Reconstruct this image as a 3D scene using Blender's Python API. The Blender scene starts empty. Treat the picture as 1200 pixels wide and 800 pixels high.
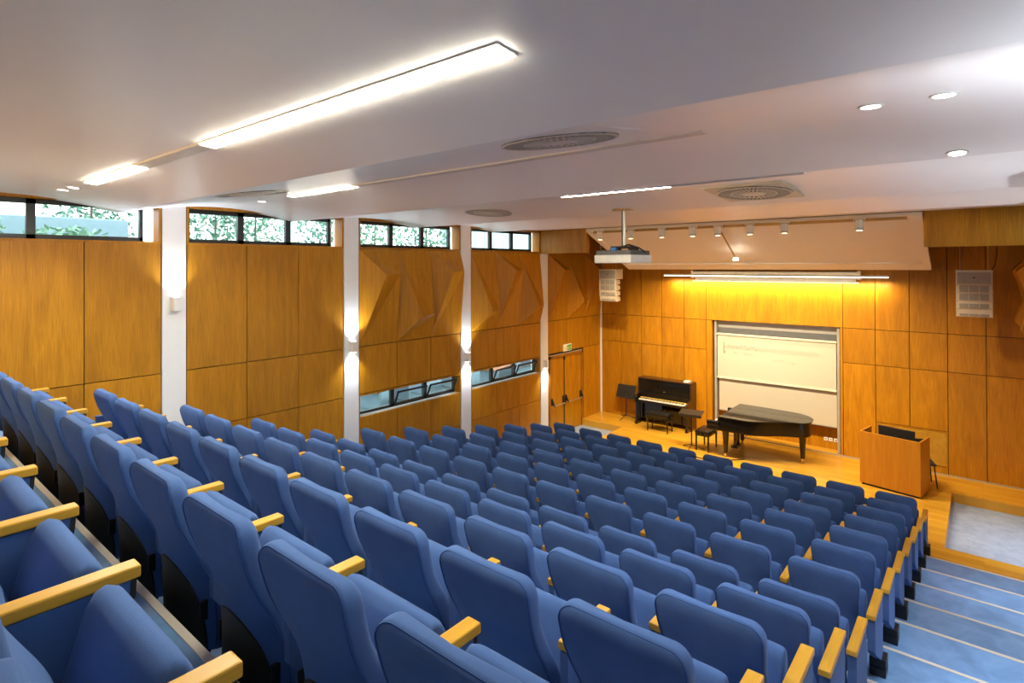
import bpy, bmesh, math, random
from mathutils import Vector, Matrix
random.seed(7)
C = bpy.context.scene.collection
PI = math.pi
S = -4.29                       # stage floor level (camera eye level is z = 0)
XL, XR, YF, YB = -8.6, 0.8, 14.47, -2.6
# ---------------------------------------------------------------- camera
cam = bpy.data.cameras.new('camera'); co = bpy.data.objects.new('camera', cam); C.objects.link(co)
yaw, pit, rol = .6916, .0057, -.0036
s_, c_ = math.sin(yaw), math.cos(yaw)
fw = Vector((-s_*math.cos(pit), c_*math.cos(pit), math.sin(pit)))
r0 = Vector((c_, s_, 0)); u0 = r0.cross(fw)
r2 = math.cos(rol)*r0 + math.sin(rol)*u0; u2 = -math.sin(rol)*r0 + math.cos(rol)*u0
co.matrix_world = Matrix((( r2.x, u2.x, -fw.x, 0), (r2.y, u2.y, -fw.y, 0), (r2.z, u2.z, -fw.z, 0), (0, 0, 0, 1)))
cam.sensor_width = 36; cam.lens = 664.63*36/1200; cam.shift_y = -(400-306.52)/1200
cam.clip_start = .02; cam.clip_end = 400
bpy.context.scene.camera = co
# ---------------------------------------------------------------- world and exposure
vs = bpy.context.scene.view_settings
vs.view_transform = 'Standard'; vs.look = 'None'; vs.exposure = 1.38; vs.gamma = 1; vs.use_curve_mapping = False
w = bpy.data.worlds.new('sky'); bpy.context.scene.world = w; w.use_nodes = True
bg = w.node_tree.nodes['Background']; bg.inputs[0].default_value = (.80, .93, 1.0, 1); bg.inputs[1].default_value = 2.3
K_TROUGH, K_DOWN, K_SCONCE, K_TUBE, K_SPOT = 36.0, 8.0, 4.0, 2.2, 3.0

# ---------------------------------------------------------------- materials
def nm(name):
    m = bpy.data.materials.new(name); m.use_nodes = True
    return m, m.node_tree, m.node_tree.nodes['Principled BSDF']
def N(t, ty, **kw):
    n = t.nodes.new(ty)
    for k, v in kw.items():
        if isinstance(k, str) and hasattr(n, k): setattr(n, k, v)
    return n
def ramp(t, pts):
    r = t.nodes.new('ShaderNodeValToRGB'); e = r.color_ramp.elements
    while len(e) < len(pts): e.new(.5)
    for i, (p, c) in enumerate(pts):
        e[i].position = p; e[i].color = (*c, 1)
    return r
def coords(t, scale, rot=(0, 0, 0), pv=False):
    tc = t.nodes.new('ShaderNodeTexCoord'); mp = t.nodes.new('ShaderNodeMapping')
    mp.inputs['Scale'].default_value = scale; mp.inputs['Rotation'].default_value = rot
    if pv:
        at = t.nodes.new('ShaderNodeAttribute'); at.attribute_name = 'pv'
        cx = t.nodes.new('ShaderNodeCombineXYZ')
        for i in range(3):
            mu = t.nodes.new('ShaderNodeMath'); mu.operation = 'MULTIPLY'; mu.inputs[1].default_value = (7.3, 13.1, 5.7)[i]
            t.links.new(at.outputs['Fac'], mu.inputs[0]); t.links.new(mu.outputs[0], cx.inputs[i])
        va = t.nodes.new('ShaderNodeVectorMath'); va.operation = 'ADD'
        t.links.new(tc.outputs['Object'], va.inputs[0]); t.links.new(cx.outputs[0], va.inputs[1])
        t.links.new(va.outputs[0], mp.inputs['Vector'])
    else:
        t.links.new(tc.outputs['Object'], mp.inputs['Vector'])
    return mp
def noise(t, vec, scale, detail=4, rough=.5, dist=0):
    n = t.nodes.new('ShaderNodeTexNoise'); n.inputs['Scale'].default_value = scale
    n.inputs['Detail'].default_value = detail; n.inputs['Roughness'].default_value = rough; n.inputs['Distortion'].default_value = dist
    t.links.new(vec.outputs[0], n.inputs['Vector']); return n
def bump(t, b, src, strength, dist=.002):
    bp = t.nodes.new('ShaderNodeBump'); bp.inputs['Strength'].default_value = strength; bp.inputs['Distance'].default_value = dist
    t.links.new(src, bp.inputs['Height']); t.links.new(bp.outputs[0], b.inputs['Normal'])
def plain(name, col, rough=.5, metal=0, spec=.5, coat=0, var=.05):
    m, t, b = nm(name)
    b.inputs['Roughness'].default_value = rough; b.inputs['Metallic'].default_value = metal
    b.inputs['Specular IOR Level'].default_value = spec; b.inputs['Coat Weight'].default_value = coat
    mp = coords(t, (1, 1, 1)); n = noise(t, mp, 9, 3)
    r = ramp(t, [(.3, tuple(x*(1-var) for x in col)), (.7, tuple(min(1, x*(1+var)) for x in col))])
    t.links.new(n.outputs[0], r.inputs[0]); t.links.new(r.outputs[0], b.inputs['Base Color'])
    return m
def wood(name, a, bcol, ccol, scale, rough=.42, fine=.35, seg=1.0, dist=1.2, spec=.35):
    m, t, b = nm(name)
    mp = coords(t, scale, pv=True)
    n1 = noise(t, mp, 1.1*seg, 5, .6, dist)
    mp2 = coords(t, tuple(x*9 if x > 2 else x*1.6 for x in scale), pv=True)
    n2 = noise(t, mp2, 3, 3, .6)
    r = ramp(t, [(.30, a), (.52, bcol), (.72, ccol)])
    t.links.new(n1.outputs[0], r.inputs[0])
    r2_ = ramp(t, [(.3, (1-fine, 1-fine, 1-fine)), (.7, (1, 1, 1))]); t.links.new(n2.outputs[0], r2_.inputs[0])
    mx = t.nodes.new('ShaderNodeMix'); mx.data_type = 'RGBA'; mx.blend_type = 'MULTIPLY'; mx.inputs['Factor'].default_value = 1
    t.links.new(r.outputs[0], mx.inputs['A']); t.links.new(r2_.outputs[0], mx.inputs['B'])
    at = t.nodes.new('ShaderNodeAttribute'); at.attribute_name = 'pv'
    mr = t.nodes.new('ShaderNodeMapRange'); mr.inputs['From Max'].default_value = 1; mr.inputs['To Min'].default_value = .90; mr.inputs['To Max'].default_value = 1.08
    t.links.new(at.outputs['Fac'], mr.inputs['Value'])
    mx2 = t.nodes.new('ShaderNodeMix'); mx2.data_type = 'RGBA'; mx2.blend_type = 'MULTIPLY'; mx2.inputs['Factor'].default_value = 1
    t.links.new(mx.outputs['Result'], mx2.inputs['A']); t.links.new(mr.outputs[0], mx2.inputs['B'])
    t.links.new(mx2.outputs['Result'], b.inputs['Base Color'])
    b.inputs['Roughness'].default_value = rough; b.inputs['Specular IOR Level'].default_value = spec
    return m
M = {}
WA, WB, WC = (.43, .172, .004), (.54, .226, .005), (.63, .275, .008)
M['wood'] = wood('veneer', WA, WB, WC, (5, 5, .7))
M['wood_facet'] = wood('veneer_ribbed', WA, WB, WC, (9, 9, .5), fine=.28)
M['wood_dark'] = wood('veneer_edge', (.36, .13, .01), (.45, .17, .015), (.5, .2, .02), (5, 5, .7))
M['arm'] = wood('beech', (.72, .37, .03), (.80, .43, .045), (.86, .50, .07), (8, 1.2, 8), rough=.35, fine=.15)
M['lectern'] = wood('oak_veneer', (.55, .21, .012), (.62, .25, .016), (.68, .29, .02), (12, 12, .6), fine=.25)
# stage planks
m, t, b = nm('stage_planks'); M['stage'] = m
tc = coords(t, (1, 1, 1)); br = t.nodes.new('ShaderNodeTexBrick')
br.inputs['Scale'].default_value = 1; br.inputs['Brick Width'].default_value = 1.6; br.inputs['Row Height'].default_value = .09
br.inputs['Mortar Size'].default_value = .0015; br.inputs['Color1'].default_value = (.56, .28, .022, 1); br.inputs['Color2'].default_value = (.72, .40, .038, 1)
br.inputs['Mortar'].default_value = (.3, .13, .01, 1); br.inputs['Bias'].default_value = -.1
t.links.new(tc.outputs[0], br.inputs['Vector'])
n = noise(t, coords(t, (1.5, 20, 1)), 2, 4); rr = ramp(t, [(.3, (.86, .84, .8)), (.7, (1, 1, 1))]); t.links.new(n.outputs[0], rr.inputs[0])
mx = t.nodes.new('ShaderNodeMix'); mx.data_type = 'RGBA'; mx.blend_type = 'MULTIPLY'; mx.inputs['Factor'].default_value = 1
t.links.new(br.outputs[0], mx.inputs['A']); t.links.new(rr.outputs[0], mx.inputs['B']); t.links.new(mx.outputs['Result'], b.inputs['Base Color'])
b.inputs['Roughness'].default_value = .3; b.inputs['Specular IOR Level'].default_value = .45
# fabric
def fabric(name, a, bcol):
    m, t, b = nm(name)
    n = noise(t, coords(t, (1, 1, 1)), 420, 2, .6); n2 = noise(t, coords(t, (1, 1, 1)), 5, 3)
    r = ramp(t, [(.3, a), (.7, bcol)]); ad = t.nodes.new('ShaderNodeMath'); ad.operation = 'ADD'
    mu = t.nodes.new('ShaderNodeMath'); mu.operation = 'MULTIPLY'; mu.inputs[1].default_value = .5
    t.links.new(n.outputs[0], ad.inputs[0]); t.links.new(n2.outputs[0], ad.inputs[1]); t.links.new(ad.outputs[0], mu.inputs[0])
    t.links.new(mu.outputs[0], r.inputs[0]); t.links.new(r.outputs[0], b.inputs['Base Color'])
    b.inputs['Roughness'].default_value = .92; b.inputs['Specular IOR Level'].default_value = .15
    b.inputs['Sheen Weight'].default_value = .25; b.inputs['Sheen Roughness'].default_value = .5
    b.inputs['Sheen Tint'].default_value = (.35, .5, .9, 1)
    bump(t, b, n.outputs[0], .5, .0015); return m
M['fabric'] = fabric('blue_wool', (.058, .122, .315), (.088, .170, .405))
M['piping'] = fabric('blue_piping', (.035, .08, .25), (.04, .1, .3))
# linoleum
m, t, b = nm('linoleum'); M['lino'] = m
n = noise(t, coords(t, (1, 1, 1)), 3.2, 6, .65, .6); r = ramp(t, [(.3, (.11, .225, .42)), (.52, (.155, .31, .56)), (.75, (.22, .40, .66))])
t.links.new(n.outputs[0], r.inputs[0]); t.links.new(r.outputs[0], b.inputs['Base Color']); b.inputs['Roughness'].default_value = .38
m, t, b = nm('carpet_grey'); M['carpet'] = m
n = noise(t, coords(t, (1, 1, 1)), 6, 6, .7, .3); r = ramp(t, [(.3, (.22, .28, .38)), (.7, (.34, .41, .52))])
t.links.new(n.outputs[0], r.inputs[0]); t.links.new(r.outputs[0], b.inputs['Base Color']); b.inputs['Roughness'].default_value = .6
M['ceiling'] = plain('ceiling_paint', (.88, .845, .815), .38, spec=.35, var=.006)
M['plaster'] = plain('white_plaster', (.82, .82, .80), .7, var=.01)
M['white'] = plain('white_paint', (.80, .78, .72), .4)
M['reflector'] = plain('reflector_paint', (.82, .75, .64), .55, var=.01)
M['black'] = plain('black_plastic', (.012, .012, .011), .45)
M['frame'] = plain('black_window_frame', (.022, .024, .025), .35)
M['dark'] = plain('dark_void', (.03, .028, .025), .8)
M['grey'] = plain('grey_plastic', (.12, .125, .13), .45)
M['kick'] = plain('black_shell', (.022, .02, .014), .55)
M['lacquer'] = plain('black_lacquer', (.008, .007, .006), .08, spec=.45, coat=.15)
M['brown_lacquer'] = plain('dark_brown_lacquer', (.05, .02, .008), .2, spec=.6)
M['leather'] = plain('black_leather', (.012, .011, .010), .35, spec=.3)
M['steel'] = plain('brushed_steel', (.62, .6, .56), .35, metal=.85)
M['alu'] = plain('aluminium', (.40, .39, .36), .45, metal=.3)
M['nosing'] = plain('nosing_metal', (.72, .66, .55), .45, metal=.25)
M['brass'] = plain('brass', (.75, .5, .12), .3, metal=.9)
M['gold'] = plain('bronze_tube', (.35, .22, .08), .4, metal=.5)
M['board'] = plain('whiteboard', (.54, .50, .40), .35, var=.01)
M['ink'] = plain('faded_marker', (.30, .28, .23), .8)
M['keys'] = plain('ivory_keys', (.85, .8, .7), .3)
M['felt'] = plain('yellow_key_felt', (.75, .5, .05), .7)
M['cream'] = plain('cream_speaker', (.70, .62, .46), .5)
M['mesh'] = plain('speaker_mesh', (.34, .31, .26), .6)
M['housing'] = plain('projector_white', (.82, .82, .76), .4)
M['blue_plug'] = plain('blue_plug', (.03, .2, .6), .4)
M['sign_white'] = plain('sign_white', (.85, .85, .72), .5)
M['sign_green'] = plain('sign_green', (.06, .40, .02), .5)
M['leaf'] = plain('leaves', (.10, .20, .13), .6)
M['leaf2'] = plain('pale_leaves', (.19, .30, .20), .6)
M['bark'] = plain('bark', (.12, .08, .05), .9)
M['concrete'] = plain('concrete', (.22, .27, .31), .9)
M['paving'] = plain('paving', (.10, .14, .16), .9)
M['timber'] = plain('timber', (.30, .11, .03), .6)
M['render_wall'] = plain('pale_render', (.42, .50, .51), .9)
def emis(name, col, st, edge=None):
    m, t, b = nm(name); b.inputs['Base Color'].default_value = (*col, 1)
    b.inputs['Emission Color'].default_value = (*col, 1); b.inputs['Emission Strength'].default_value = st; return m
M['e_trough'] = emis('trough_diffuser', (1, .93, .74), K_TROUGH)
M['vent_grey'] = plain('vent_grey', (.40, .38, .35), .5)
M['e_off'] = plain('unlit_diffuser', (.62, .60, .56), .4)
M['e_down'] = emis('downlight_lens', (1, .97, .88), K_DOWN)
M['e_sconce'] = emis('sconce_lens', (.90, .94, 1), K_SCONCE)
M['e_tube'] = emis('tube_lamp', (1, .88, .62), K_TUBE)
M['e_spot'] = emis('spot_lens', (1, .8, .45), K_SPOT)
m, t, b = nm('window_glass'); M['glass'] = m
tr = t.nodes.new('ShaderNodeBsdfTransparent'); tr.inputs[0].default_value = (.90, .97, .95, 1)
gl = t.nodes.new('ShaderNodeBsdfGlossy'); gl.inputs['Roughness'].default_value = .02
lw = t.nodes.new('ShaderNodeLayerWeight'); lw.inputs[0].default_value = .5
pw = t.nodes.new('ShaderNodeMath'); pw.operation = 'POWER'; pw.inputs[1].default_value = 5; t.links.new(lw.outputs['Facing'], pw.inputs[0])
fr = t.nodes.new('ShaderNodeMath'); fr.operation = 'MULTIPLY_ADD'; fr.inputs[1].default_value = .9; fr.inputs[2].default_value = .03; t.links.new(pw.outputs[0], fr.inputs[0])
ms = t.nodes.new('ShaderNodeMixShader'); t.links.new(fr.outputs[0], ms.inputs[0]); t.links.new(tr.outputs[0], ms.inputs[1]); t.links.new(gl.outputs[0], ms.inputs[2])
t.links.new(ms.outputs[0], t.nodes['Material Output'].inputs['Surface'])

# ---------------------------------------------------------------- mesh helpers
class MB:
    def __init__(s): s.v = []; s.f = []; s.pv = []
    def add(s, vs_, fs, pv=0.):
        n = len(s.v); s.v += [tuple(x) for x in vs_]; s.f += [tuple(i+n for i in f) for f in fs]; s.pv += [pv]*len(fs); return s
    def box(s, x0, x1, y0, y1, z0, z1, pv=0.):
        v = [(x, y, z) for z in (z0, z1) for y in (y0, y1) for x in (x0, x1)]
        return s.add(v, [(0, 2, 3, 1), (4, 5, 7, 6), (0, 1, 5, 4), (2, 6, 7, 3), (0, 4, 6, 2), (1, 3, 7, 5)], pv)
    def bbox(s, x0, x1, y0, y1, z0, z1, r=.005, pv=0.):
        bm = bmesh.new(); bmesh.ops.create_cube(bm, size=1)
        for v in bm.verts: v.co = Vector(((x0+x1)/2+v.co.x*(x1-x0), (y0+y1)/2+v.co.y*(y1-y0), (z0+z1)/2+v.co.z*(z1-z0)))
        bmesh.ops.bevel(bm, geom=list(bm.edges), offset=r, segments=2, affect='EDGES', profile=.5)
        bm.verts.index_update(); s.add([v.co for v in bm.verts], [tuple(v.index for v in f.verts) for f in bm.faces], pv); bm.free(); return s
    def tube(s, pts, r, n=8, cap=True, pv=0.):
        pts = [Vector(p) for p in pts]; rs = r if isinstance(r, (list, tuple)) else [r]*len(pts)
        vs_, fs = [], []; ref = Vector((0, 0, 1)); prev = None
        for i, p in enumerate(pts):
            d = (pts[min(i+1, len(pts)-1)]-pts[max(i-1, 0)]).normalized()
            if prev is None: a = d.cross(ref if abs(d.z) < .9 else Vector((1, 0, 0))).normalized()
            else: a = (prev - d*prev.dot(d)).normalized()
            prev = a; bb = d.cross(a)
            for k in range(n):
                th = 2*PI*k/n; vs_.append(p+(a*math.cos(th)+bb*math.sin(th))*rs[i])
        for i in range(len(pts)-1):
            for k in range(n):
                k2 = (k+1) % n; fs.append((i*n+k, i*n+k2, (i+1)*n+k2, (i+1)*n+k))
        if cap: fs.append(tuple(range(n-1, -1, -1))); fs.append(tuple((len(pts)-1)*n+k for k in range(n)))
        return s.add(vs_, fs, pv)
    def prism(s, poly, axis, a, b_, pv=0.):
        # poly: 2-D points; axis 0 -> (y,z), 1 -> (x,z), 2 -> (x,y)
        def P(p, h): return (h, p[0], p[1]) if axis == 0 else (p[0], h, p[1]) if axis == 1 else (p[0], p[1], h)
        n = len(poly); v = [P(p, a) for p in poly]+[P(p, b_) for p in poly]
        ar = sum(poly[i][0]*poly[(i+1) % n][1]-poly[(i+1) % n][0]*poly[i][1] for i in range(n))
        f = [tuple(range(n)), tuple(range(2*n-1, n-1, -1))]+[(i, i+n, (i+1) % n+n, (i+1) % n) for i in range(n)]
        return s.add(v, f, pv)
    def disc(s, c, r, z0, z1, n=32, inner=0):
        x, y = c
        if inner:
            v = [(x+rr*math.cos(2*PI*k/n), y+rr*math.sin(2*PI*k/n), z) for z in (z0, z1) for rr in (inner, r) for k in range(n)]
            f = []
            for k in range(n):
                k2 = (k+1) % n
                f += [(k, k2, n+k2, n+k), (2*n+k, 3*n+k, 3*n+k2, 2*n+k2), (n+k, n+k2, 3*n+k2, 3*n+k), (k, 2*n+k, 2*n+k2, k2)]
            return s.add(v, f)
        return s.prism([(x+r*math.cos(2*PI*k/n), y+r*math.sin(2*PI*k/n)) for k in range(n)], 2, z0, z1)
    def build(s, name, mat, parent=None, smooth=False, bevel=0, xf=None, angle=40):
        me = bpy.data.meshes.new(name)
        vs_ = [xf @ Vector(v) for v in s.v] if xf else s.v
        me.from_pydata(vs_, [], s.f); me.update()
        bm = bmesh.new(); bm.from_mesh(me); bmesh.ops.recalc_face_normals(bm, faces=bm.faces); bm.to_mesh(me); bm.free()
        at = me.attributes.new('pv', 'FLOAT', 'FACE'); at.data.foreach_set('value', s.pv if len(s.pv) == len(me.polygons) else [0.]*len(me.polygons))
        me.materials.append(M[mat] if isinstance(mat, str) else mat)
        if smooth:
            me.polygons.foreach_set('use_smooth', [True]*len(me.polygons)); me.set_sharp_from_angle(angle=math.radians(angle))
        o = bpy.data.objects.new(name, me); C.objects.link(o)
        if parent: o.parent = parent
        if bevel:
            md = o.modifiers.new('bevel', 'BEVEL'); md.width = bevel; md.segments = 2; md.limit_method = 'ANGLE'
        return o
def tag(o, label=None, cat=None, group=None, kind=None):
    if label: o['label'] = label
    if cat: o['category'] = cat
    if group: o['group'] = group
    if kind: o['kind'] = kind
    return o
def thing(name, label, cat, loc=(0, 0, 0), rz=0, group=None):
    o = bpy.data.objects.new(name, None); C.objects.link(o); o.location = loc; o.rotation_euler.z = rz; o.empty_display_size = .1
    return tag(o, label, cat, group)
def struct(o): o['kind'] = 'structure'; return o
def lamp(name, ty, parent, loc, energy, col, rot=(0, 0, 0), **kw):
    l = bpy.data.lights.new(name, ty); l.energy = energy; l.color = col
    for k, v in kw.items(): setattr(l, k, v)
    o = bpy.data.objects.new(name, l); C.objects.link(o); o.location = loc; o.rotation_euler = rot; o.parent = parent
    return o
rnd = random.random

# ================================================================ STRUCTURE
ORD = ['', 'first', 'second', 'third', 'fourth', 'fifth', 'sixth', 'seventh', 'eighth', 'ninth', 'tenth', 'eleventh', 'twelfth', 'thirteenth', 'fourteenth']
PLS = -0.15
pit_y0, pit_y1 = 10.77, 13.42
# --- stage floor with a sunken landing either side
f = MB()
f.box(XL-.3, XR+.3, pit_y1, YF+.6, S-.5, S)
f.box(XL+1.26, -.46, 9.0, pit_y1, S-.5, S)
f.box(-.46, XR+.3, 9.0, pit_y0, S-.5, S); f.box(XL-.3, XL+1.26, 9.0, pit_y0, S-.5, S)
struct(f.build('floor', 'stage'))
f = MB(); f.box(-.46, XR+.3, pit_y0, pit_y1, S-.5, S-.17); f.box(XL-.3, XL+1.26, pit_y0, pit_y1, S-.5, S-.17)
struct(f.build('floor_landing', 'carpet'))
# --- seating tiers
def lvl(n): return S+.1633*(n-1)+.160*max(0, n-8)
def fy(n): return 9.91-.8135*(n-2)
def by(n): return 9.96-.818*(n-1)
f = MB()
for n in range(2, 14):
    y0 = fy(n+1) if n < 13 else YB
    f.box(XL, XR, y0, fy(n), S-.5, lvl(n))
for n in range(9, 14):                  # half steps in the two aisles where the rise doubles
    f.box(-.60, XR, fy(n), fy(n)+.41, lvl(n-1)-.02, lvl(n)-.1616); f.box(XL, -7.22, fy(n), fy(n)+.41, lvl(n-1)-.02, lvl(n)-.1616)
struct(f.build('floor_tiers', 'lino'))
k = 1
for n in range(2, 14):
    f = MB(); f.box(XL+.01, XR-.01, fy(n)-.028, fy(n)+.006, lvl(n)-.012, lvl(n)+.004)
    struct(f.build('trim_%d' % k, 'nosing')); k += 1
for n in range(9, 14):
    z = lvl(n)-.1616
    f = MB(); f.box(-.59, XR-.01, fy(n)+.382, fy(n)+.416, z-.012, z+.004); f.box(XL+.01, -7.23, fy(n)+.382, fy(n)+.416, z-.012, z+.004)
    struct(f.build('trim_%d' % k, 'nosing')); k += 1
# --- ceiling: rounded bays between sharp low ridges
RID = [(-2.4, .715, .0), (.03, .715, .13), (2.46, .715, .13), (4.89, .721, .14), (7.485, .748, .12), (9.82, .763, .10)]
def cz(y):
    for (ya, za, _), (yb, zb, A) in zip(RID, RID[1:]):
        if y <= yb:
            t_ = max(0, (y-ya)/(yb-ya)); return za+(zb-za)*t_+A*math.sin(PI*t_)
    t_ = (y-9.82)/(11.42-9.82); return .763+.095*math.sin(PI/2*min(1, t_))
def cslope(y): return math.atan((cz(y+.02)-cz(y-.02))/.04)
ys = [YB-.1, -2.4]
for (ya, *_), (yb, *_) in zip(RID, RID[1:]): ys += [ya+(yb-ya)*i/16 for i in range(1, 17)]
ys += [9.82+1.6*i/8 for i in range(1, 9)]
f = MB(); v = []
for y in ys: v += [(XL-.28, y, cz(y)), (XR+.28, y, cz(y))]
nn = len(ys); v += [(x, y, z+.3) for (x, y, z) in v]
fs = [(2*i, 2*i+1, 2*i+3, 2*i+2) for i in range(nn-1)]+[(2*nn+2*i, 2*nn+2*i+2, 2*nn+2*i+3, 2*nn+2*i+1) for i in range(nn-1)]
fs += [(0, 2*nn, 2*nn+1, 1), (2*nn-2, 2*nn-1, 4*nn-1, 4*nn-2)]
for i in range(nn-1): fs += [(2*i, 2*i+2, 2*nn+2*i+2, 2*nn+2*i), (2*i+1, 2*nn+2*i+1, 2*nn+2*i+3, 2*i+3)]
f.add(v, fs); ce = struct(f.build('ceiling', 'ceiling', smooth=True, angle=12))
f = MB(); f.box(XL-.3, XR+.3, 11.42, YF+.6, 1.0, 1.2); struct(f.build('ceiling_stage', 'dark'))
# wood bulkheads either side of the reflector
f = MB(); f.box(XL, -7.22, 11.5, 11.62, .28, 1.0, .3); f.box(-.73, XR, 11.5, 11.62, .27, 1.0, .6); struct(f.build('wall_bulkhead', 'wood'))

# --- left and right walls: panels, windows
BAYS = [(-2.6, .0), (.32, 2.90), (3.22, 5.76), (6.08, 8.65), (8.97, 11.49), (11.82, YF)]
PILL = [(.02, .30), (2.91, 3.21), (5.77, 6.07), (8.66, 8.96), (11.50, 11.81)]
G = .012
def side_wall(x, sgn, name, left):
    # x = face of the panels, sgn = +1 panels face +x
    f = MB(); bk = MB()
    def pan(y0, y1, z0, z1, pv=None):
        xa = x-sgn*.04; f.box(min(x, xa), max(x, xa), y0+G/2, y1-G/2, z0+G/2, z1-G/2, rnd() if pv is None else pv)
    for bi, (a, b_) in enumerate(BAYS):
        win = bi < 5; low = bi in (3, 4); n = 3 if bi < 5 else 4
        if bi == 5:
            cuts = [11.82, 11.9, 12.9, 13.9-.3, YF]
        cuts = [a+(b_-a)*i/3 for i in range(4)]
        ztop = .31 if bi < 5 else .95
        facet = bi >= 3
        zs = [(-1.46, ztop)] if not facet else []
        zs += [(-2.31, -1.46)]
        if low: zs += [(-3.4, -2.72), (-4.29, -3.4)]
        elif bi == 5: pass
        else: zs += [(-3.3, -2.31), (-4.29, -3.3)]
        for (z0, z1) in zs:
            if z1 < -2.3 and bi < 3 and not left: pass
            for i in range(3): pan(cuts[i], cuts[i+1], z0, z1)
        if bi == 5:
            pan(13.52, YF, S-.2, -2.31); pan(11.82, 11.86, S-.2, -2.31) if left else pan(11.82, 13.52, S-.2, -2.31)
            pan(11.82, YF, .28, 1.0)
        xa, xb = x-sgn*.05, x-sgn*.30
        lo, hi = min(xa, xb), max(xa, xb)
        # backing wall with openings
        if bi < 5:
            if low:
                bk.box(lo, hi, a, b_, -2.33, .30); bk.box(lo, hi, a, b_, -5, -2.74)
            else: bk.box(lo, hi, a, b_, -5, .30)
            # edge trims of the reveal in veneer
            e0, e1 = (min(x-sgn*.22, x+sgn*.005), max(x-sgn*.22, x+sgn*.005))
            f.box(e0, e1, a, b_, .305, .33, .5)
            f.box(e0, e1, a, a+.03, .33, 1.0, .4); f.box(e0, e1, b_-.03, b_, .33, 1.0, .4)
            f.box(e0, e1, a, b_, .815, .95, .4)
            if low:
                f.box(e0, e1, a, b_, -2.345, -2.318, .5); f.box(e0, e1, a, a+.02, -2.72, -2.33, .5); f.box(e0, e1, b_-.02, b_, -2.72, -2.33, .5)
        elif left:
            bk.box(lo, hi, a, 11.88, -5, 1.1); bk.box(lo, hi, 13.48, b_+.6, -5, 1.1); bk.box(lo, hi, 11.88, 13.48, -2.42, 1.1)
        else: bk.box(lo, hi, a, b_+.6, -5, 1.1)
    for (a, b_) in PILL: bk.box(min(x-sgn*.06, x-sgn*.30), max(x-sgn*.06, x-sgn*.30), a-.01, b_+.01, -5, 1.1)
    struct(f.build(name, 'wood')); struct(bk.build(name+'_backing', 'plaster'))
    f = MB()
    for bi, (a, b_) in enumerate(BAYS):
        e0, e1 = sorted((x-sgn*.041, x-sgn*.0495))
        if bi < 5:
            if bi in (3, 4): f.box(e0, e1, a, b_, -2.33, .30); f.box(e0, e1, a, b_, -5, -2.74)
            else: f.box(e0, e1, a, b_, -5, .30)
        elif left: f.box(e0, e1, a, b_, -2.36, .9); f.box(e0, e1, 13.5, b_, -5, -2.36)
        else: f.box(e0, e1, a, b_, -5, .9)
    struct(f.build(name+'_joints', 'dark'))
side_wall(XL, 1, 'wall_left', True)
side_wall(XR, -1, 'wall_right', False)
# --- pillars
PN = ['', 'beside the first two-pane strip window', 'second along the left wall from the camera', 'third along the left wall, between the two low windows', 'beside the exit door']
for i, (a, b_) in enumerate(PILL):
    for side, x, sg in (('left', XL, 1), ('right', XR, -1)):
        f = MB(); x0, x1 = sorted((x-sg*.06, x+sg*.012)); f.bbox(x0, x1, a, b_, -5 if i < 4 else S-.3, 1.0, .004)
        o = f.build('pillar', 'plaster')
        lab = ('white plaster pillar '+(PN[i] if i else 'nearest the back on the left wall')) if side == 'left' else 'white plaster pillar on the right wall, %s from the back' % ORD[i+1]
        tag(o, lab, 'pillar', 'white pillars dividing the wood walls')
f = MB(); f.bbox(XL-.02, XL+.03, YF-.055, YF, S, 1.0, .004); struct(f.build('trim_corner', 'plaster'))
# --- rear wall
f = MB()
for i in range(8):
    for (z0, z1) in ((-1.6, -.4), (-.4, .9)): f.box(XL+i*1.175+G, XL+(i+1)*1.175-G, YB-.05, YB, z0+G, z1-G, rnd())
f.box(XL-.3, XR+.3, YB-.3, YB-.05, -5, 1.1, .5)
struct(f.build('wall_back', 'wood'))
for i, x in enumerate((-6.6, -4.9)):  # unseen lamps added behind the camera to tint the left of the ceiling orange
    o = thing('added_uplight', 'added unseen warm uplighter on the wooden rear wall, %s' % ('nearer the left wall', 'nearer the middle')[i], 'wall light', (x, YB+.01, -.15), 0, 'added unseen uplighters on the rear wall')
    f = MB(); f.bbox(-.12, .12, 0, .10, -.06, .06, .006); f.build('body', 'white', o)
    f = MB(); f.box(-.10, .10, .012, .09, .056, .063); f.build('lens', emis('added_warm_lens', (1, .62, .2), 4), o)
    lamp('added_uplight_lamp', 'SPOT', o, (0, .06, .10), 170, (1, .56, .14), rot=(PI-1.1, 0, 0), spot_size=1.7, spot_blend=.8, shadow_soft_size=.05)
# --- front wall
f = MB()
colsL = [XL, -7.947, -7.308, -6.701, -6.075, -5.481]; colsR = [-2.398, -1.783, -1.176, -.543, .059, XR]
def fp(x0, x1, z0, z1, y=YF): f.box(x0+G/2, x1-G/2, y, y+.04, z0+G/2, z1-G/2, rnd())
zr = [-1.43, -2.2]
for cs in (colsL, colsR):
    for a, b_ in zip(cs, cs[1:]):
        fp(a, b_, -1.43, 1.0); fp(a, b_, -2.2, -1.43)
        if cs is colsR and a in (-1.783, -1.176): fp(a, b_, -3.41, -2.2)
        else: fp(a, b_, S, -2.2)
fp(-1.783, -.543, S, -4.14)
fp(-5.481, -2.398, -1.43, 1.0)
fp(-5.481, -5.34, S, -1.43); fp(-2.46, -2.398, S, -1.43)
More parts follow.
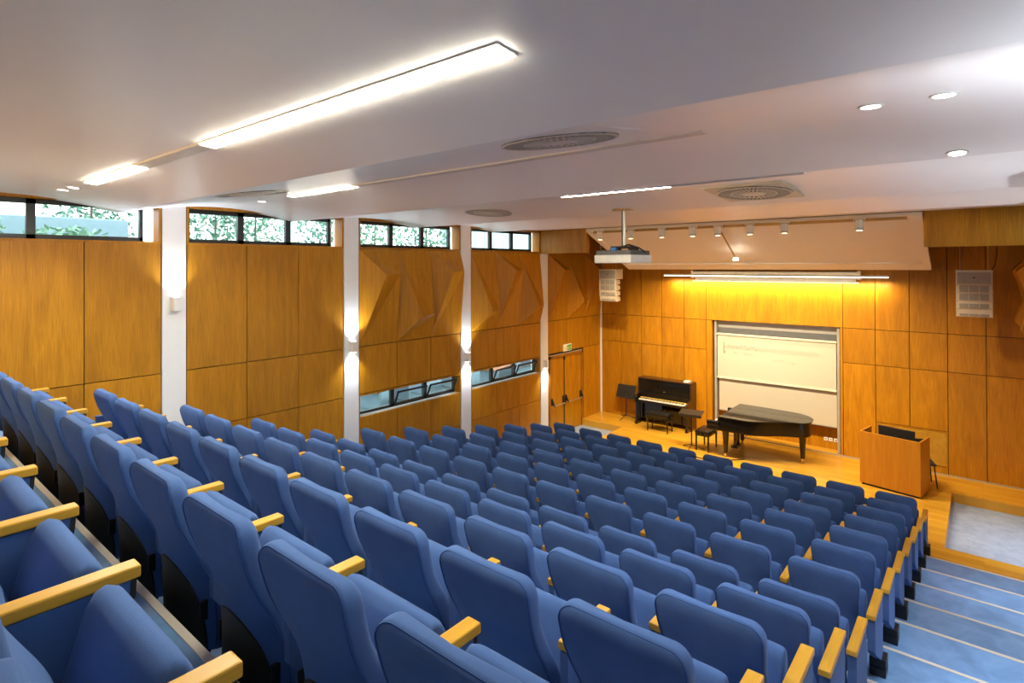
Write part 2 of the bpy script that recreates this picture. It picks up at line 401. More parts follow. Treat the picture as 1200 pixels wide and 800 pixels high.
# recess reveals and its back wall
f.box(-5.36, -5.34, YF+.04, YF+.42, S, -1.41, .3); f.box(-2.46, -2.44, YF+.04, YF+.42, S, -1.41, .3); f.box(-5.36, -2.44, YF+.04, YF+.42, -1.43, -1.41, .3)
for i in range(4): f.box(-5.34+i*.72+G/2, -5.34+(i+1)*.72-G/2, YF+.38, YF+.42, S, -1.43, rnd())
struct(f.build('wall_front', 'wood'))
f = MB(); f.box(XL-.3, XR+.3, YF+.42, YF+.6, -5, 1.1); f.box(XL-.3, -5.36, YF+.04, YF+.42, -5, 1.1); f.box(-2.44, XR+.3, YF+.055, YF+.42, -5, 1.1); f.box(-5.36, -2.44, YF+.04, YF+.42, -1.41, 1.1)
struct(f.build('wall_front_backing', 'dark'))
f = MB(); f.box(-5.34, XR, YF-.035, YF-.004, S, S+.018); struct(f.build('baseboard_front', 'alu'))
# louvred grille low on the front wall
g = thing('wall_grille', 'wooden louvred grille low on the front wall behind the lectern', 'grille', (-1.163, YF+.01, -3.775))
f = MB(); f.box(-.617, .617, -.015, .03, .335, .36); f.box(-.617, .617, -.015, .03, -.36, -.335); f.box(-.617, -.595, -.015, .03, -.335, .335); f.box(.595, .617, -.015, .03, -.335, .335)
f.build('frame', 'wood', g)
f = MB()
for i in range(19):
    z = -.32+i*.0355; f.add([(-.595, -.012, z), (.595, -.012, z), (.595, .02, z+.02), (-.595, .02, z+.02), (-.595, -.012, z-.008), (.595, -.012, z-.008), (.595, .02, z+.012), (-.595, .02, z+.012)],
                            [(0, 1, 2, 3), (7, 6, 5, 4), (0, 4, 5, 1), (2, 6, 7, 3), (1, 5, 6, 2), (0, 3, 7, 4)])
f.build('louvre', 'arm', g)
f = MB(); f.box(-.6, .6, .025, .035, -.34, .34); f.build('backing', 'dark', g)

# --- windows
def window(idx, x, sg, a, b_, z0, z1, n, tilt=None):
    w0 = struct(bpy.data.objects.new('window_%d' % idx, None)); C.objects.link(w0)
    yc = (a+b_)/2; w0.location = (x-sg*.17, yc, (z0+z1)/2)
    L = (b_-a)/2-.03; H = (z1-z0)/2; t_ = .045
    if tilt: t_ = .04
    f = MB(); f.box(-.03, .03, -L, L, -H, -H+t_*1.3); f.box(-.03, .03, -L, L, H-t_*1.3, H); f.box(-.03, .03, -L, -L+t_, -H, H); f.box(-.03, .03, L-t_, L, -H, H)
    for i in range(1, n): y = -L+2*L*i/n; f.box(-.03, .03, y-t_, y+t_, -H, H)
    f.build('window_frame', 'frame', w0)
    for i in range(n):
        ya, yb = -L+2*L*i/n+t_, -L+2*L*(i+1)/n-t_
        if tilt and i in tilt:
            sh = Matrix.Translation((0, 0, -H+t_)) @ Matrix.Rotation(sg*math.radians(24), 4, 'Y') @ Matrix.Translation((0, 0, H-t_))
            f = MB(); h = H-t_*1.2
            f.box(.02*sg-.012, .02*sg+.012, ya, yb, -h, -h+.04); f.box(.02*sg-.012, .02*sg+.012, ya, yb, h-.03, h); f.box(.02*sg-.012, .02*sg+.012, ya, ya+.03, -h, h); f.box(.02*sg-.012, .02*sg+.012, yb-.03, yb, -h, h)
            so = f.build('sash', 'frame', w0, xf=sh)
            f = MB(); f.box(.02*sg-.003, .02*sg+.003, ya+.03, yb-.03, -h+.04, h-.03); f.build('pane', 'glass', so, xf=sh)
        else:
            f = MB(); f.box(-.003, .003, ya, yb, -H+t_*1.3, H-t_*1.3); f.build('pane', 'glass', w0)
    return w0
wi = 1
for bi in range(5):
    a, b_ = BAYS[bi]
    for x, sg in ((XL, 1), (XR, -1)):
        if bi == 0 and sg == -1: pass
        window(wi, x, sg, a+.02, b_-(.14 if sg > 0 else .02), .33, .815, 2 if bi == 1 else 3); wi += 1
for bi in (3, 4):
    a, b_ = BAYS[bi]; window(wi, XL, 1, a, b_-.02, -2.72, -2.335, 3, tilt=(1, 2)); wi += 1
# --- exit door (double leaf) on the left wall
d = struct(bpy.data.objects.new('door_1', None)); C.objects.link(d); d.location = (XL-.02, 12.67, S-.17)
H = 2.02
f = MB(); f.box(-.06, .03, -.79, -.73, 0, H+.06); f.box(-.06, .03, .73, .79, 0, H+.06); f.box(-.06, .03, -.79, .79, H, H+.06); f.build('door_frame', 'wood_dark', d)
for (a, b_, hs) in ((-.73, -.105, -1), (-.09, .73, 1)):
    f = MB(); f.box(-.045, 0, a+.004, b_-.004, .01, H-.004, rnd()); lf = f.build('door_leaf', 'wood', d)
    bar = MB(); bar.tube([(.085, a+.10, .80), (.085, b_-.06, .80)], .012, 8); ob = bar.build('panic_bar', 'steel', lf, smooth=True)
    for yy in (a+.06, b_-.05):
        ar = MB(); ar.bbox(0, .035, yy-.025, yy+.025, .80, .98, .006); ar.prism([(.03, .97), (.03, .90), (.10, .78), (.10, .82)], 1, yy-.015, yy+.015)
        ar.build('bar_arm', 'black', lf)
f = MB(); f.box(-.03, .012, -.112, -.083, 0, H); f.bbox(0, .03, -.125, -.07, H-.1, H, .004); f.build('centre_strip', 'black', d)

# ================================================================ ACOUSTIC PANELS
def facet(x, sg, y0, y1, z0, z1, kind, u, vv, dep, label):
    a = Vector((x-sg*.03, 0, 0)); w_ = y1-y0; h = z1-z0
    def P(uu, v_, d_): return (x+sg*d_, y0+.004+(w_-.008)*uu, z1-.004-(h-.008)*v_)
    tl, tr_, bl, br_ = P(0, 0, 0), P(1, 0, 0), P(0, 1, 0), P(1, 1, 0)
    i1, i2 = P(u, vv, dep), P(1, vv-.01, dep*.5 if sg > 0 else dep)
    btl, btr, bbl, bbr = P(0, 0, -.04), P(1, 0, -.04), P(0, 1, -.04), P(1, 1, -.04)
    v = [tl, tr_, bl, br_, i1, i2, btl, btr, bbl, bbr]
    fs = [(0, 1, 5, 4), (0, 4, 2), (2, 4, 5, 3), (1, 3, 5)]
    fs += [(6, 7, 1, 0), (8, 6, 0, 2), (9, 8, 2, 3), (7, 9, 3, 1), (6, 8, 9, 7)]
    m_ = MB(); 
    for i, q in enumerate(fs): m_.add([v[j] for j in q], [tuple(range(len(q)))], .2+.13*i)
    o = m_.build('acoustic_baffle', 'wood_facet')
    bm = bmesh.new(); bm.from_mesh(o.data); bmesh.ops.remove_doubles(bm, verts=bm.verts, dist=1e-5); bmesh.ops.recalc_face_normals(bm, faces=bm.faces); bm.to_mesh(o.data); bm.free()
    tag(o, label, 'acoustic panel', 'folded wooden acoustic panels on the side walls')
FD = [(3, [('A', .50, .27), ('B', .52, .74), ('A', .50, .25)]), (4, [('B', .55, .76), ('A', .55, .25), ('B', .60, .75)]), (5, [('A', .55, .25), ('B', .6, .75), ('A', .55, .25)])]
wh = {3: 'in the bay above the nearer low window', 4: 'in the bay above the farther low window', 5: 'above the exit door by the stage'}
for bi, L in FD:
    a, b_ = BAYS[bi]
    for i, (kd, u, vv) in enumerate(L):
        y0, y1 = a+(b_-a)*i/3, a+(b_-a)*(i+1)/3
        nm_ = ('fold peak near its top', 'fold peak near its bottom')[kd == 'B']
        facet(XL, 1, y0, y1, -1.455, .30, kd, u, vv, .25 if bi < 5 else .22, 'folded wooden acoustic panel %s, %s' % (wh[bi], ('leftmost', 'middle', 'rightmost')[i]))
        facet(XR, -1, y0, y1, -1.455, .30, kd, u, vv, .36, 'deep folded acoustic panel on right wall, bay %s from the front wall, %s' % (('second', 'first')[bi == 5] if bi != 3 else 'third', ('nearest', 'middle', 'farthest')[i]))

# ================================================================ SEATS
def interp(P_, z):
    if z <= P_[0][0]: return P_[0][1]
    for (a, ya), (b_, yb) in zip(P_, P_[1:]):
        if z <= b_: return ya+(yb-ya)*(z-a)/(b_-a)
    return P_[-1][1]
YRP = [(.10, .070), (.20, .075), (.33, .072), (.45, .066), (.54, .056), (.65, .030), (.75, .004), (.85, -.018), (.93, -.024)]
HWP = [(.10, .262), (.20, .272), (.30, .270), (.42, .245), (.54, .226), (.65, .238), (.76, .252), (.84, .256), (.93, .254)]
BLP = [(.10, .105), (.38, .10), (.50, .065), (.62, .022), (.72, .004), (.93, .0)]      # how far the flanks sweep forward of the centre line
def smo(P_, z): return sum(w_*interp(P_, z+d_) for w_, d_ in ((1, -.05), (2, -.025), (3, 0), (2, .025), (1, .05)))/9
def th(z): return .085 if z > .7 else .085+.02*math.sin(PI*min(1, (.7-z)/.5))
ZT = .900
def mesh_back():
    m_ = MB(); zs = [.10+.03*i for i in range(25)]+[.845, .868, .885, .897, .905, .910, .912]
    rings = []; NR = 9
    for z in zs:
        h = smo(HWP, z); y0 = smo(YRP, z); t_ = th(z); b_ = smo(BLP, z)
        if z > .845:
            q = (z-.845)/.067; e = 1-math.sqrt(max(0, 1-q*q)); h -= .060*e; y0 += .030*e; t_ -= .055*e
        rr, rf = .014, min(.038, t_*.45); pts = []
        def ya(x): return y0+b_*(x/h)**2
        for k_ in range(NR):                 # rear face, left to right
            x = -(h-rr)+2*(h-rr)*k_/(NR-1); pts.append((x, ya(x), z))
        for k_ in (1, 2, 3): an = 1.5*PI+k_*PI/6; pts.append((h-rr+rr*math.cos(an), ya(h)+rr+rr*math.sin(an), z))
        yf = y0+b_*.8+t_
        for k_ in range(5): an = k_*PI/8; pts.append((h-rf+rf*math.cos(an), yf-rf+rf*math.sin(an), z))
        pts.append((0, yf-.012, z))
        for k_ in range(5): an = .5*PI+k_*PI/8; pts.append((-h+rf+rf*math.cos(an), yf-rf+rf*math.sin(an), z))
        for k_ in (0, 1, 2): an = PI+k_*PI/6; pts.append((-h+rr+rr*math.cos(an), ya(h)+rr+rr*math.sin(an), z))
        rings.append(pts)
    n_ = len(rings[0]); v_ = [p for r_ in rings for p in r_]
    f_ = [(i*n_+k_, i*n_+(k_+1) % n_, (i+1)*n_+(k_+1) % n_, (i+1)*n_+k_) for i in range(len(rings)-1) for k_ in range(n_)]
    f_ += [tuple(range(n_-1, -1, -1)), tuple((len(rings)-1)*n_+k_ for k_ in range(n_))]
    m_.add(v_, f_); return m_
def outline():
    L = [(smo(HWP, z), smo(YRP, z)+smo(BLP, z), z) for z in [.12+.04*i for i in range(19)]]
    top = []
    for a in range(0, 7):
        an = a*PI/12; e = 1-math.cos(an); top.append((smo(HWP, .84)-.060*e, smo(YRP, .84)+.010*e, .845+.058*math.sin(an)))
    L = L[:-1]+top
    return [(x-.004, y+.001, z) for x, y, z in L]+[(-x+.004, y+.001, z) for x, y, z in reversed(L)]
def mesh_kick():
    m_ = MB(); v_ = []; zs = [.085+.405*(1-(1-i/16)**1.6) for i in range(17)]; nx = 10
    for z in zs:
        q = (z-.085)/.405; h = .232*math.sqrt(max(0, 1-q**2.2))+.001; H_ = smo(HWP, z)
        for k_ in range(nx+1):
            x = h*(-1+2*k_/nx); v_.append((x, smo(YRP, z)+smo(BLP, z)*(x/H_)**2-.006, z))
    f_ = [(i*(nx+1)+k_, i*(nx+1)+k_+1, (i+1)*(nx+1)+k_+1, (i+1)*(nx+1)+k_) for i in range(16) for k_ in range(nx)]
    n0 = len(v_); v_ += [(x, y+.02, z) for x, y, z in v_]; f_ += [tuple(j+n0 for j in reversed(q)) for q in f_[:]]
    for k_ in range(nx): f_.append((k_, n0+k_, n0+k_+1, k_+1)); e = 16*(nx+1); f_.append((e+k_, e+k_+1, n0+e+k_+1, n0+e+k_))
    for i in range(16): a = i*(nx+1); b2 = a+nx+1; f_.append((a, b2, n0+b2, n0+a)); a += nx; b2 += nx; f_.append((a, n0+a, n0+b2, b2))
    m_.add(v_, f_); return m_
def mesh_cushion():
    # tipped-up seat: profile in (y, z) swept in x with rounded ends
    prof = [(.215, .285), (.245, .27), (.345, .33), (.400, .43), (.408, .54), (.400, .605), (.382, .638), (.355, .652), (.328, .642), (.305, .605), (.272, .50), (.235, .38)]
    cy = sum(p[0] for p in prof)/len(prof); czz = sum(p[1] for p in prof)/len(prof)
    xs = [(-.250, .78), (-.248, .86), (-.242, .93), (-.230, .97), (-.212, .992), (-.18, 1.0)]; xs = xs+[(-x, s2) for x, s2 in reversed(xs)]
    m_ = MB(); v_ = []; n_ = len(prof)
    for x, s2 in xs:
        for (y, z) in prof: v_.append((x, cy+(y-cy)*s2, czz+(z-czz)*(1-(1-s2)*.55)))
    f_ = [(i*n_+k_, i*n_+(k_+1) % n_, (i+1)*n_+(k_+1) % n_, (i+1)*n_+k_) for i in range(len(xs)-1) for k_ in range(n_)]
    f_ += [tuple(range(n_)), tuple((len(xs)-1)*n_+k_ for k_ in range(n_-1, -1, -1))]
    m_.add(v_, f_); return m_
def panel_poly(off=0):
    P_ = [(.13, .600), (.435+off, .600)]
    for i in range(1, 9):
        a = i*PI/18; P_.append((.20+(.235+off)*math.cos(a), .60-(.26+off)*math.sin(a)))
    P_ += [(.16, .34-off), (.13, .38)]
    return P_
SHARED = {}
def part(key, fn, name, mat, parent, **kw):
    if key in SHARED:
        o = bpy.data.objects.new(name, SHARED[key][0]); C.objects.link(o); o.parent = parent
        for md in SHARED[key][1]:
            nmd = o.modifiers.new(md[0], md[1])
            for a, v_ in md[2].items(): setattr(nmd, a, v_)
        return o
    o = fn().build(name, mat, parent, **kw)
    mods = []
    SHARED[key] = (o.data, mods); return o
def m_arm(x, y0=.13):
    m_ = MB(); m_.bbox(x-.031, x+.031, y0, .456, .606, .643, .006); return m_
def m_side(x):
    m_ = MB(); m_.prism(panel_poly(), 0, x-.019, x+.019); return m_
def m_edge(x):
    m_ = MB(); o_ = panel_poly(.012)[1:10]; i_ = panel_poly(-.004)[1:10]
    m_.prism(o_+list(reversed(i_)), 0, x-.021, x+.021); return m_
def m_leg(x):
    m_ = MB(); m_.bbox(x-.018, x+.018, .18, .25, 0, .36, .004); m_.bbox(x-.045, x+.045, .10, .34, 0, .02, .004); return m_
def m_end(x):
    m_ = MB(); m_.prism([(.02, .605), (.435, .605), (.44, .30), (.435, .135), (.34, .135), (.26, .19), (.14, .27), (.05, .33), (.02, .36)], 0, x-.026, x+.026); return m_
def m_foot(x):
    m_ = MB(); m_.bbox(x-.057, x+.057, .33, .47, 0, .068, .004); m_.bbox(x-.057, x+.057, .33, .47, .073, .14, .004); return m_
def m_piping():
    m_ = MB(); m_.tube(outline(), .0035, 5); return m_
def m_bracket():
    m_ = MB(); m_.bbox(-.30, .235, .15, .19, .235, .275, .006); m_.bbox(-.235, -.215, .12, .26, .24, .33, .004); m_.bbox(.215, .235, .12, .26, .24, .33, .004); return m_
def chair(n, j):
    """n row from the stage, j seat from the right aisle (1..10)"""
    x = -.99-.65*(j-1)
    row = '%s row up from the stage' % ORD[n] if n > 1 else 'front row by the stage'
    pos = 'beside the right stair aisle' if j == 1 else '%s from the right stair aisle' % ORD[j]
    if n == 12: x -= .03
    y = by(n)
    t_ = thing('auditorium_seat', 'blue folding auditorium seat, %s, %s' % (row, pos), 'auditorium seat', (x, y, lvl(n)), 0, 'blue auditorium seats in tiered rows')
    bk_ = part('back', mesh_back, 'backrest', 'fabric', t_, smooth=True, angle=60)
    part('pip', m_piping, 'piping', 'piping', bk_, smooth=True)
    part('kick', mesh_kick, 'kick_panel', 'kick', t_, smooth=True)
    part('seat', mesh_cushion, 'seat_cushion', 'fabric', t_, smooth=True, angle=70)
    part('brk', m_bracket, 'seat_bracket', 'black', t_)
    part('arm', lambda: m_arm(-.325), 'armrest', 'arm', t_)
    if j == 10:
        part('endL', lambda: m_end(-.325), 'end_panel', 'fabric', t_); part('footL', lambda: m_foot(-.325), 'foot', 'black', t_)
    else:
        sp = part('side', lambda: m_side(-.325), 'side_panel', 'fabric', t_); part('edge', lambda: m_edge(-.325), 'edge_trim', 'black', sp)
        part('leg', lambda: m_leg(-.325), 'leg', 'black', t_)
    if j == 1:
        part('armR', lambda: m_arm(.325, .0), 'armrest', 'arm', t_); part('endR', lambda: m_end(.325), 'end_panel', 'fabric', t_); part('footR', lambda: m_foot(.325), 'foot', 'black', t_)
for n in range(1, 14):
    for j in range(1, 11):
        if n == 13 and j > 6: continue
        chair(n, j)

# ================================================================ CEILING FIXTURES
def at_ceiling(name, label, cat, x, y, group=None, drop=.0):
    o = thing(name, label, cat, (x, y, cz(y)-drop), 0, group); o.rotation_euler.x = cslope(y); return o
def trough(label, y, x0, x1, lit, w_=.10, drop=.004):
    L = x1-x0; o = at_ceiling('linear_ceiling_light', label, 'ceiling light', (x0+x1)/2, y, 'linear lights sunk in the ceiling', drop)
    f = MB(); f.box(-L/2, L/2, -w_/2-.012, -w_/2, -.003, .02); f.box(-L/2, L/2, w_/2, w_/2+.012, -.003, .02); f.box(-L/2-.012, -L/2, -w_/2-.012, w_/2+.012, -.003, .02); f.box(L/2, L/2+.012, -w_/2-.012, w_/2+.012, -.003, .02)
    f.build('trim', 'white', o)
    xs_ = sorted([x0, x1]+[q for s2 in lit for q in s2])
    segs = [(a, b_) for a, b_ in zip(xs_, xs_[1:]) if b_-a > .01]
    for a, b_ in segs:
        on = any(abs(a-q[0]) < 1e-6 for q in lit)
        f = MB(); f.box(a-(x0+x1)/2, b_-(x0+x1)/2, -w_/2, w_/2, -.010 if on else -.006, .004); f.build('diffuser', 'e_trough' if on else 'e_off', o)
trough('long linear ceiling light nearest the camera, lit at both ends', 1.655, -6.75, -1.40, [(-6.75, -5.35), (-4.06, -1.40)])
trough('linear ceiling light in the second bay, lit at its left end', 3.62, -6.50, -1.38, [(-6.50, -5.2)], w_=.09)
trough('thin linear ceiling light beyond the second ridge near the square vent', 5.48, -3.76, -1.2, [(-3.76, -2.45)], w_=.07, drop=.012)
def downlight(label, x, y):
    o = at_ceiling('downlight', label, 'ceiling light', x, y, 'round recessed downlights')
    f = MB(); f.disc((0, 0), .062, -.008, .01, 24, .048); f.build('trim_ring', 'white', o)
    f = MB(); f.disc((0, 0), .048, -.005, .006, 24); f.build('lens', 'e_down', o)
    lamp('downlight_lamp', 'SPOT', o, (0, 0, -.03), 30, (.82, .91, 1) , spot_size=2.2, spot_blend=.8, shadow_soft_size=.05)
downlight('left one of the two round downlights at upper right', -.459, 3.62)
downlight('right one of the two round downlights at upper right', -.142, 3.62)
downlight('single round downlight on the ceiling ridge at far right', -.12, 4.80)
downlight('lower left one of the paired downlights above the left windows', -7.62, 1.62)
downlight('upper right one of the paired downlights above the left windows', -7.30, 1.64)
downlight('round downlight beside the vent above the second left window', -7.35, 3.68)
def vent(label, x, y, plate, r=.37):
    o = at_ceiling('ceiling_vent', label, 'ceiling vent', x, y, 'round swirl vents in the ceiling', .002)
    if plate:
        f = MB(); f.bbox(-.42, .42, -.47, .47, -.035, .004, .004); f.build('plate', 'cream', o)
    elif x > -3:
        f = MB(); f.bbox(-.50, .50, -.42, .42, -.008, .004, .002); f.build('plate', 'ceiling', o)
    z = -.043 if plate else (-.014 if x > -3 else -.008)
    f = MB(); f.disc((0, 0), r, z, z+.02, 48); f.build('backing', 'black', o)
    f = MB(); f.disc((0, 0), r, z-.006, z+.004, 48, r-.02); f.disc((0, 0), r*.62, z-.006, z+.002, 48, r*.58); f.build('ring', 'e_off', o)
    f = MB(); f.disc((0, 0), r*.30, z-.008, z+.002, 32); f.build('hub', 'e_off', o)
    f = MB(); nb = 30
    def blade(f, a, da, ra, rb, sw=0.):
        f.prism([(ra*math.cos(a-da), ra*math.sin(a-da)), (rb*math.cos(a+sw-da), rb*math.sin(a+sw-da)), (rb*math.cos(a+sw+da), rb*math.sin(a+sw+da)), (ra*math.cos(a+da), ra*math.sin(a+da))], 2, z-.003, z+.0005)
    for k_ in range(24): blade(f, 2*PI*k_/24, .050, r*.29, r*.60)
    f.build('blades', 'e_off', o)
    f = MB()
    for k_ in range(48): blade(f, 2*PI*k_/48, .034, r*.61, r*.96, .05)
    f.build('outer_blades', 'vent_grey', o)
vent('large round swirl vent in the middle of the ceiling above the long slot', -2.10, 3.02, False, .38)
vent('round swirl vent on a cream square plate near the spotlights', -1.98, 6.68, True, .40)
vent('round swirl vent at left beside the second linear light', -6.25, 3.02, False, .38)
vent('small-looking round vent above the third left window bay', -6.05, 6.72, False, .38)
# thin plate edge lines around the big vent
f = MB()
# ================================================================ REFLECTOR AND SPOTS
rf = thing('acoustic_reflector', 'large pale tilted reflector panel hanging above the stage', 'reflector', (0, 0, 0))
def RP(x, q, d_=0):     # q 0 top .. 1 bottom
    y = 11.40+(13.5-11.40)*q; z = .80+(-.10-.80)*q
    nrm = Vector((0, -.90, -2.1)).normalized()
    p = Vector((x, y, z))+nrm*d_; return tuple(p)
def slab(m_, x0, x1, q0, q1, d0, d1):
    v_ = [RP(x, q, d_) for d_ in (d0, d1) for q in (q0, q1) for x in (x0, x1)]
    m_.add(v_, [(0, 1, 3, 2), (4, 6, 7, 5), (0, 4, 5, 1), (2, 3, 7, 6), (0, 2, 6, 4), (1, 5, 7, 3)])
f = MB(); slab(f, -7.17, -.74, 0, 1, -.05, 0); f.build('panel', 'reflector', rf)
f = MB(); slab(f, -7.17, -.74, .86, 1, 0, .03); slab(f, -7.17, -7.05, 0, .86, 0, .03); slab(f, -.86, -.74, 0, .86, 0, .03); f.build('raised_border', 'reflector', rf)
f = MB(); f.box(-7.0, -.95, 11.44, 11.60, .735, .79); tr_o = f.build('lighting_track', 'gold'); tag(tr_o, 'long bronze lighting track in the gap above the reflector', 'lighting track')
f = MB(); f.box(-7.21, -.74, 11.63, 11.66, .82, .99); f.build('upstand', 'wood_dark', rf)
spx = [-6.80, -6.02, -5.28, -4.60, -4.08, -3.46, -2.84, -1.63]
for i, x in enumerate(spx):
    o = thing('spotlight', 'white cylindrical stage spotlight on the ceiling track, %s from the left' % ORD[i+1], 'spotlight', (x, 11.42, .74), 0, 'row of eight spotlights above the reflector')
    f = MB(); f.tube([(-.085, 0, .05), (-.085, 0, -.10)], .006, 6); f.tube([(.085, 0, .05), (.085, 0, -.10)], .006, 6); f.box(-.09, .09, -.01, .01, .03, .045); f.build('yoke', 'white', o)
    f = MB(); f.tube([(0, -.01, .02), (0, .0, -.12)], .062, 16); f.build('body', 'white', o, smooth=True)
    f = MB(); f.tube([(0, .0, -.12), (0, .0, -.165)], [.066, .06], 16); f.build('bezel', 'steel', o, smooth=True)
    f = MB(); f.tube([(0, 0, -.160), (0, .0, -.169)], .045, 16); f.build('lens', 'e_spot', o)
    lamp('spot_lamp', 'SPOT', o, (0, .02, -.19), 125, (1, .80, .52), rot=(math.radians(28), 0, 0), spot_size=1.7, spot_blend=.7, shadow_soft_size=.04)
o = thing('boom_lamp', 'thin bronze boom with a small lit lamp at its end below the reflector', 'lamp', (-4.06, 11.55, .60))
f = MB(); f.tube([(0, 0, .05), (-.0, .86, -.47)], .018, 8); f.build('boom', 'gold', o, smooth=True)
f = MB(); f.disc((0, .88), .05, -.52, -.47, 16); f.build('lamp_head', 'e_down', o)

# ================================================================ PROJECTOR
o = thing('projector', 'white and grey ceiling projector hanging on a steel pole', 'projector', (-3.95, 7.20, 0.0))
cp = cz(7.2)
f = MB(); f.disc((0, .1), .17, cp-.012, cp+.02, 28); f.build('ceiling_rose', 'gold', o)
f = MB(); f.tube([(0, .1, cp), (0, .1, .26)], .022, 12); f.build('pole', 'steel', o, smooth=True)
f = MB(); f.tube([(-.03, .1, cp), (-.032, .1, .5), (-.03, .1, .27), (-.09, .05, .22), (-.14, 0, .20)], .010, 6); f.build('cable', 'black', o, smooth=True)
f = MB(); f.bbox(-.13, .13, -.06, .28, .235, .26, .004); f.bbox(-.15, -.13, -.04, .26, .17, .25, .004); f.bbox(.13, .15, -.04, .26, .17, .25, .004); f.tube([(.02, .05, .26), (.12, .0, .28), (.24, .1, .23), (.27, .2, .18)], .012, 6); f.build('mount', 'black', o)
f = MB(); f.bbox(-.31, .27, -.22, .42, .02, .135, .015); f.build('lower_housing', 'housing', o)
f = MB(); f.bbox(-.29, .25, -.20, .40, .13, .20, .012)
for i in range(9): f.box(.25, .256, -.15+i*.055, -.13+i*.055, .145, .19)
f.build('upper_housing', 'grey', o)
f = MB(); f.bbox(-.06, .03, -.205, -.15, .195, .235, .004); f.build('plug', 'blue_plug', o)
f = MB(); f.tube([(-.1, .42, .08), (-.1, .455, .08)], .055, 20); f.build('lens', 'lacquer', o)

# ================================================================ SPEAKERS
def speaker(x, label):
    o = thing('line_array_speaker', label, 'loudspeaker', (x, 13.3, -.12), 0, 'cream line array speakers flanking the stage')
    W_ = .26
    f = MB(); f.bbox(-W_, W_, 0, .36, -.27, -.03, .006); f.build('top_cabinet', 'cream', o)
    f = MB(); f.bbox(-W_-.005, W_+.005, -.012, .37, -.03, -.005, .003); f.tube([(-.2, .1, 0), (-.2, .1, .95)], .004, 6); f.tube([(.2, .1, 0), (.2, .1, .95)], .004, 6); f.build('hanging_frame', 'cream', o)
    f = MB(); f.box(-W_+.02, W_-.02, -.006, .004, -.255, -.045); f.build('grille', 'mesh', o)
    f = MB(); f.box(-.018, .018, -.012, 0, -.155, -.135); f.build('badge', 'black', o)
    for i in range(4):
        z1 = -.275-i*.148; z0 = z1-.142; tp = .006*i*i
        f = MB(); f.prism([(tp, z0), (.22, z0+.02), (.20, z1-.02), (max(0, tp-.006*(2*i-1)) if i else 0, z1)], 0, -W_, W_)
        c2 = f.build('array_cabinet', 'cream', o)
        f = MB(); f.box(-W_+.05, W_-.05, tp-.012, tp+.01, z0+.012, z1-.012); gg = f.build('grille', 'mesh', c2)
        f = MB()
        for xx in (-.075, .075): f.box(xx-.004, xx+.004, tp-.016, tp-.01, z0+.012, z1-.012)
        f.box(-W_-.006, -W_+.008, tp-.014, .1, z0, z0+.02); f.box(W_-.008, W_+.006, tp-.014, .1, z0, z0+.02)
        f.build('rigging', 'cream', c2)
    return o
speaker(-7.70, 'cream line array loudspeaker hanging left of the screen behind the projector')
o = speaker(-.11, 'cream line array loudspeaker hanging at the right before the front wall')
f = MB(); f.tube([(.24, .3, -.05), (.30, .4, .1), (.33, .5, .3), (.33, .6, .6)], .008, 6); f.build('cable', 'black', o, smooth=True)

# ================================================================ SCREEN CASE, TUBE LIGHT, WHITEBOARD
o = thing('projection_screen', 'long white rolled-up projection screen case high on the front wall', 'projection screen', (-3.92, 14.30, -.20))
f = MB(); f.bbox(-1.86, 1.86, 0, .15, -.14, .02, .01); f.build('case', 'white', o)
f = MB(); f.bbox(-1.86, 1.86, .02, .10, -.235, -.20, .008); f.build('bottom_bar', 'white', o)
f = MB(); f.box(-1.80, 1.80, .055, .06, -.21, -.13); f.build('fabric', 'white', o)
for s2 in (-1, 1):
    f = MB(); f.bbox(s2*1.86-.03, s2*1.86+.03, -.01, .16, -.15, .04, .006); f.build('end_cap', 'white', o)
o = thing('tube_light', 'long lit fluorescent tube light across the front wall above the board', 'wall light', (-3.98, 14.12, -.285))
f = MB(); f.bbox(-2.5, 2.5, -.025, .025, 0, .035, .004)
for x in (-2.2, -.7, .7, 2.2): f.tube([(x, 0, .02), (x, .34, .02)], .008, 6)
f.build('housing', 'white', o)
f = MB(); f.box(-2.48, 2.48, -.022, .030, -.018, 0); f.build('tube', 'e_tube', o)
lamp('tube_glow', 'AREA', o, (0, .12, -.165), 38, (1, .74, .36), rot=(math.radians(20), 0, 0), shape='RECTANGLE', size=4.9, size_y=.05)

o = thing('whiteboard', 'pair of sliding whiteboards in a grey frame with faded marker notes', 'whiteboard', (-3.9, YF+.10, 0))
f = MB()
for x in (-1.40, 1.37): f.bbox(x-.0, x+.055, -.03, .14, S+.004, -1.44, .004)
f.box(-1.35, 1.37, .10, .14, -1.62, -1.43); f.build('post', 'alu', o)
f = MB(); f.box(-1.35, 1.37, .11, .15, -1.78, -1.45); f.build('head_panel', 'grey', o)
zt, zb = -1.80, -2.87
f = MB(); f.box(-1.33, 1.35, -.005, .02, zb, zt); ub = f.build('upper_board', 'board', o)
f = MB(); f.bbox(-1.34, 1.36, -.035, .022, zt, zt+.045, .004); f.bbox(-1.34, 1.36, -.03, .022, zb-.03, zb, .004); f.build('rail', 'cream', ub)
f = MB(); f.box(-1.31, 1.35, .05, .07, -3.70, -2.75); lb = f.build('lower_board', 'board', o)
f = MB(); f.bbox(-1.32, 1.36, .045, .075, -3.73, -3.70, .004); f.build('rail', 'alu', lb)
